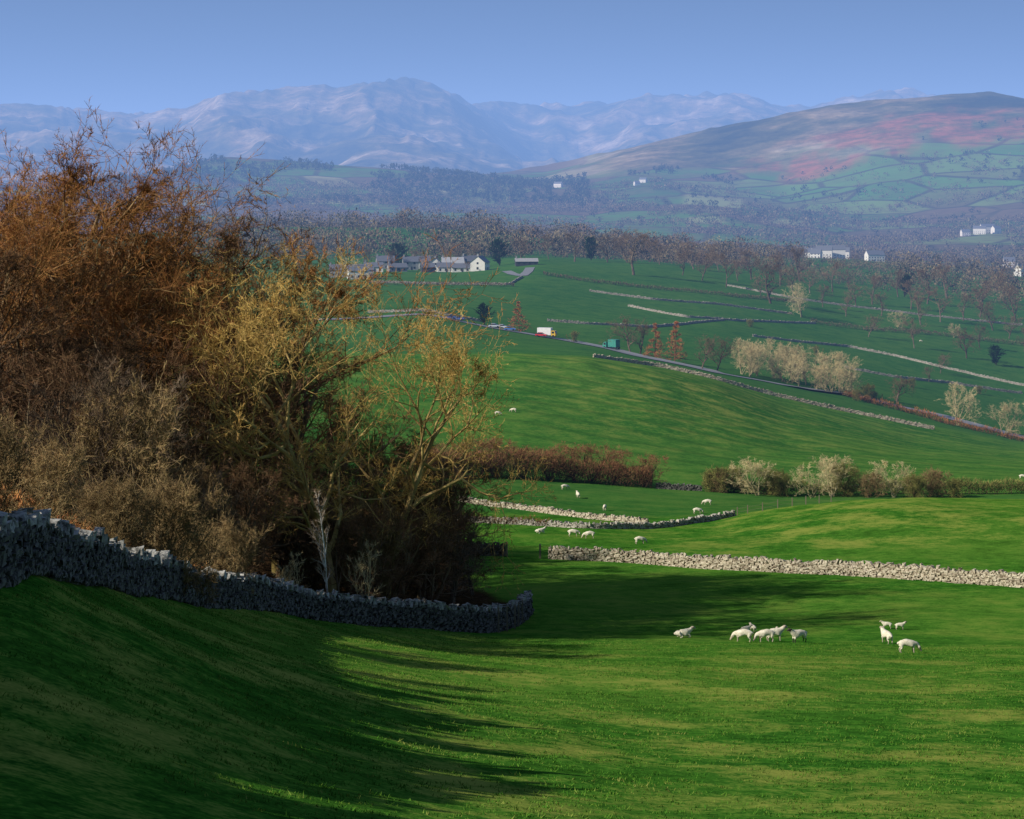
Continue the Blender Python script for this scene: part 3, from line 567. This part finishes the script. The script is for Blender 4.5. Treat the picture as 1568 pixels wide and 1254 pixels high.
# ------------------------------------------------------------------ sheep
g=NT('wool'); n=g.noise(9,g.add('ShaderNodeTexCoord').outputs['Object'],4,.7)
m_wool=g.surf(g.mix(g.ramp(n,[(.35,0.),(.6,1.)]),(.58,.51,.38),(.82,.76,.62)),.95,n,.6,.03,.05)
m_face=flat('sheep_face',(.50,.42,.32),.8,.1); m_face2=flat('dark_sheep_face',(.06,.05,.045),.8,.1)
def sheep_mesh(name,pose,face):
    lie=pose=='lie'; zb=-.30 if lie else 0
    pts=[(-.46,0,.68+zb,.19),(0,0,.64+zb,.255),(.38,0,.64+zb,.215)]; E=[(0,1),(1,2)]
    if pose=='graze': hd=[(.58,0,.56,.14),(.72,0,.34,.095),(.80,0,.20,.075),(.87,0,.08,.045)]; ear=[(.70,.12,.36,.03),(.70,-.12,.36,.03)]
    else: hd=[(.56,0,.80+zb,.13),(.68,0,.96+zb,.095),(.79,0,.95+zb,.08),(.93,0,.86+zb,.045)]; ear=[(.70,.15,1.0+zb,.03),(.70,-.15,1.0+zb,.03)]
    n=len(pts); pts+=hd; E+=[(2,n),(n,n+1),(n+1,n+2),(n+2,n+3)]
    m=len(pts); pts+=ear; E+=[(n+1,m),(n+1,m+1)]
    pts.append((-.68,0,.58+zb,.045)); E.append((0,len(pts)-1))
    for s in (-1,1):
        if lie:
            L=[[(-.36,s*.2,.28,.11),(-.12,s*.27,.12,.05),(-.34,s*.28,.05,.035)],[(.34,s*.16,.24,.09),(.5,s*.18,.08,.045),(.3,s*.19,.05,.035)]]
        else:
            L=[[(-.42,s*.13,.46,.115),(-.38,s*.14,.36,.07),(-.5,s*.14,.24,.042),(-.46,s*.14,.10,.032),(-.44,s*.14,.025,.038)],[(.34,s*.12,.44,.09),(.35,s*.12,.27,.045),(.35,s*.12,.12,.032),(.37,s*.12,.025,.038)]]
        for k,leg in zip((0,2),L):
            pr=k
            for p in leg: pts.append(p); E.append((pr,len(pts)-1)); pr=len(pts)-1
    me=D.meshes.new(name+'_sk'); me.from_pydata([p[:3] for p in pts],E,[]); ob=D.objects.new(name+'_sk',me); COL.objects.link(ob)
    bpy.context.view_layer.objects.active=ob
    sk=ob.modifiers.new('s','SKIN'); ob.modifiers.new('d','SUBSURF').levels=2
    for i,p in enumerate(pts):
        v=me.skin_vertices[0].data[i]; v.radius=(p[3],p[3]); v.use_root=(i==0)
    dg=bpy.context.evaluated_depsgraph_get(); dg.update(); out=D.meshes.new_from_object(ob.evaluated_get(dg)); out.name=name
    D.objects.remove(ob)
    out.materials.clear(); out.materials.append(m_wool); out.materials.append(face)
    hx=Vector(hd[2][:3])
    for p in out.polygons:
        c=p.center; isf=(c-hx).length<.22 and (c-Vector(hd[0][:3])).length>.17
        isl=(not lie and c.z<.30 and c.x<.5) or (lie and c.z<.04)
        p.material_index=1 if (isf or isl) else 0; p.use_smooth=True
    for v in out.vertices:
        if v.co.z>.36 or lie:
            nn=vnoise(np.array([v.co.x*14]),np.array([v.co.y*14+v.co.z*9]),3)[0]-.5; v.co+=v.normal*float(nn)*.035
    return out
SH={(p,f):sheep_mesh('sheep_'+p+f,p,m_face if f=='l' else m_face2) for p in('graze','stand','lie') for f in('l','d')}
def sheep(b,d,pose,rot,f='l',s=1.08,name='sheep'):
    x=PX(b,d); mk_obj(name,SH[(pose,f)],(x,d,G(x,d)+.01),rot,s)
for a in [(1046,154,'lie',.3),(1138,149,'graze',2.9),(1172,149,'graze',3.3),(1186,151.5,'stand',.2),(1223,149,'stand',3.6,'d'),(1358,151,'stand',1.9),(1390,138.5,'graze',.1),
  (827,262,'lie',.5),(878,256,'graze',.1),(902,253,'graze',3.2),(980,249,'graze',.3),(926,314,'graze',1.4),(1068,309,'graze',.1),(1083,334,'graze',3.),(885,338,'stand',1.8),(865,350,'graze',.4),(762,452,'graze',.1),(786,457,'graze',2.9),
  (1410,990,'graze',0),(1566,400,'graze',0)]: sheep(*a)
for a in [(1142,160,'stand',.3),(1153,161,'stand',2.),(1358,164,'stand',3.),(1378,163,'stand',.1),(1186,158,'stand',1.)]: sheep(*a,s=.62,name='lamb')

m_post=flat('fence_timber',(.22,.18,.13))
def fence(pts,step,h):
    g=Geo(); f,L=pathfun(pts); s=np.arange(0,L,step); x,y,_,_=f(s); z=ground(x,y)
    for a,b_,c_ in zip(x,y,z): g.box((a,b_,c_+h/2-.1),(.12,.12,h+.2))
    for i in range(len(x)-1):
        p=Vector((x[i],y[i],z[i])); q=Vector((x[i+1],y[i+1],z[i+1]))
        for hz in (.45,.95):
            o=len(g.V); 
            for pt in (p,q):
                for dz in (-.01,.01): g.V.append((pt.x,pt.y,pt.z+hz+dz))
            g.F.append([o,o+1,o+3,o+2]); g.M.append(0)
    mk_obj('wire_fence',g.mesh('wire_fence',[m_post]))
fence(bp([(1120,294),(1200,292),(1290,296)]),2.2,1.2); fence(bp([(1440,372),(1600,371)]),2.5,1.4); fence([(-1,156),(0.2,160),(1,166)],2.2,1.9)
g=Geo()
for b,d in ((776,226),(827,225)): g.box((PX(b,d),d,G(PX(b,d),d)+.75),(.2,.2,1.6))
mk_obj('gate_posts',g.mesh('gate_posts',[m_post]))

# ------------------------------------------------------------------ grass tufts
r=np.random.default_rng(77); N=46000; d=np.sqrt(r.uniform(40**2,150**2,N)); b=r.uniform(-60,1640,N); x=(b-784)/F*d
wl=np.interp(d,[p[1] for p in wall_xy],[p[0] for p in wall_xy]); kx=(x>wl+.6)&(r.random(N)<-.35+2.2*fbm(x/1.9,d/1.9,3,2)); x=x[kx]; d=d[kx]; N=len(x); nb_=6
px=np.repeat(x,nb_)+r.normal(0,.09,N*nb_); py=np.repeat(d,nb_)+r.normal(0,.09,N*nb_); n2=len(px)
p=np.stack([px,py,ground(px,py)-.01],1); a=r.uniform(0,6.28,n2); q=np.stack([np.cos(a),np.sin(a),a*0],1)
hh=(r.uniform(.03,.09,n2)*np.repeat(.6+.9*r.random(N),nb_))
dd=np.stack([r.normal(0,.6,n2)*hh,r.normal(0,.6,n2)*hh,hh],1)
v=np.stack([p-q*.018,p+q*.018,p+dd],1).reshape(-1,3); rn=np.repeat(np.repeat(r.random(N)*.7,nb_)+r.random(n2)*.3,3)
g=NT('grass_blades'); P_=g.pos(); c=g.ramp(g.math('ADD',g.math('MULTIPLY',g.attr('rnd'),.4),g.math('MULTIPLY',g.noise(.22,P_,4),.7)),[(.3,(.03,.105,.012)),(.5,(.06,.185,.02)),(.64,(.12,.23,.03)),(.8,(.26,.28,.07))])
m_grass=g.diff(c)
mk_obj('grass',mk_mesh('grass',v,[np.arange(n2*3).reshape(-1,3)],{'rnd':rn},[m_grass]))

# ------------------------------------------------------------------ haze, sky, sun, camera
hz=D.materials.new('valley_haze'); hz.use_nodes=True; nt=hz.node_tree; nt.nodes.clear(); out=nt.nodes.new('ShaderNodeOutputMaterial')
SG=1.1e-4
ab=nt.nodes.new('ShaderNodeVolumeAbsorption'); ab.inputs['Color'].default_value=(.25,.1,0,1); ab.inputs['Density'].default_value=SG
em=nt.nodes.new('ShaderNodeEmission'); em.inputs['Color'].default_value=(.235,.44,.92,1); em.inputs['Strength'].default_value=SG  # emission stands in for sunlight scattered by the haze
ad=nt.nodes.new('ShaderNodeAddShader'); nt.links.new(ab.outputs[0],ad.inputs[0]); nt.links.new(em.outputs[0],ad.inputs[1]); nt.links.new(ad.outputs[0],out.inputs['Volume'])
hg=Geo(); hg.box((0,13350,130),(60000,26100,1060)); mk_obj('atmospheric_haze',hg.mesh('atmospheric_haze',[hz]))

EL=math.radians(32); AZ=math.atan2(-.91,-.41)
w=D.worlds.new('World'); scene.world=w; w.use_nodes=True; nt=w.node_tree; nt.nodes.clear()
wo=nt.nodes.new('ShaderNodeOutputWorld'); bg=nt.nodes.new('ShaderNodeBackground'); sky=nt.nodes.new('ShaderNodeTexSky'); sky.sky_type='NISHITA'; sky.sun_disc=False
sky.sun_elevation=EL; sky.sun_rotation=AZ%(2*math.pi); sky.air_density=1.0; sky.dust_density=1.0; sky.ozone_density=1.6
tc=nt.nodes.new('ShaderNodeTexCoord'); vm=nt.nodes.new('ShaderNodeVectorMath'); vm.operation='MULTIPLY'; vm.inputs[1].default_value=(1,1,10); vn=nt.nodes.new('ShaderNodeVectorMath'); vn.operation='NORMALIZE'
nt.links.new(tc.outputs['Generated'],vm.inputs[0]); nt.links.new(vm.outputs[0],vn.inputs[0]); nt.links.new(vn.outputs[0],sky.inputs[0])
nt.links.new(sky.outputs[0],bg.inputs[0]); bg.inputs[1].default_value=.105; nt.links.new(bg.outputs[0],wo.inputs[0])
sd=D.lights.new('sun','SUN'); sd.energy=5; sd.angle=math.radians(.5); sd.color=(1,.94,.82)
so=D.objects.new('sun',sd); COL.objects.link(so)
dirv=Vector((.91/math.hypot(.91,.41)*math.cos(EL),.41/math.hypot(.91,.41)*math.cos(EL),-math.sin(EL))); so.rotation_euler=dirv.to_track_quat('-Z','Y').to_euler()
cd=D.cameras.new('camera'); co=D.objects.new('camera',cd); COL.objects.link(co); co.location=(0,0,0); co.rotation_euler=(math.pi/2,0,0)
cd.sensor_width=36; cd.lens=36*F/1568; cd.shift_y=-(627-290)/1568; cd.clip_end=60000; cd.clip_start=.5; scene.camera=co
scene.view_settings.view_transform='Standard'; scene.view_settings.look='None'; scene.view_settings.exposure=0
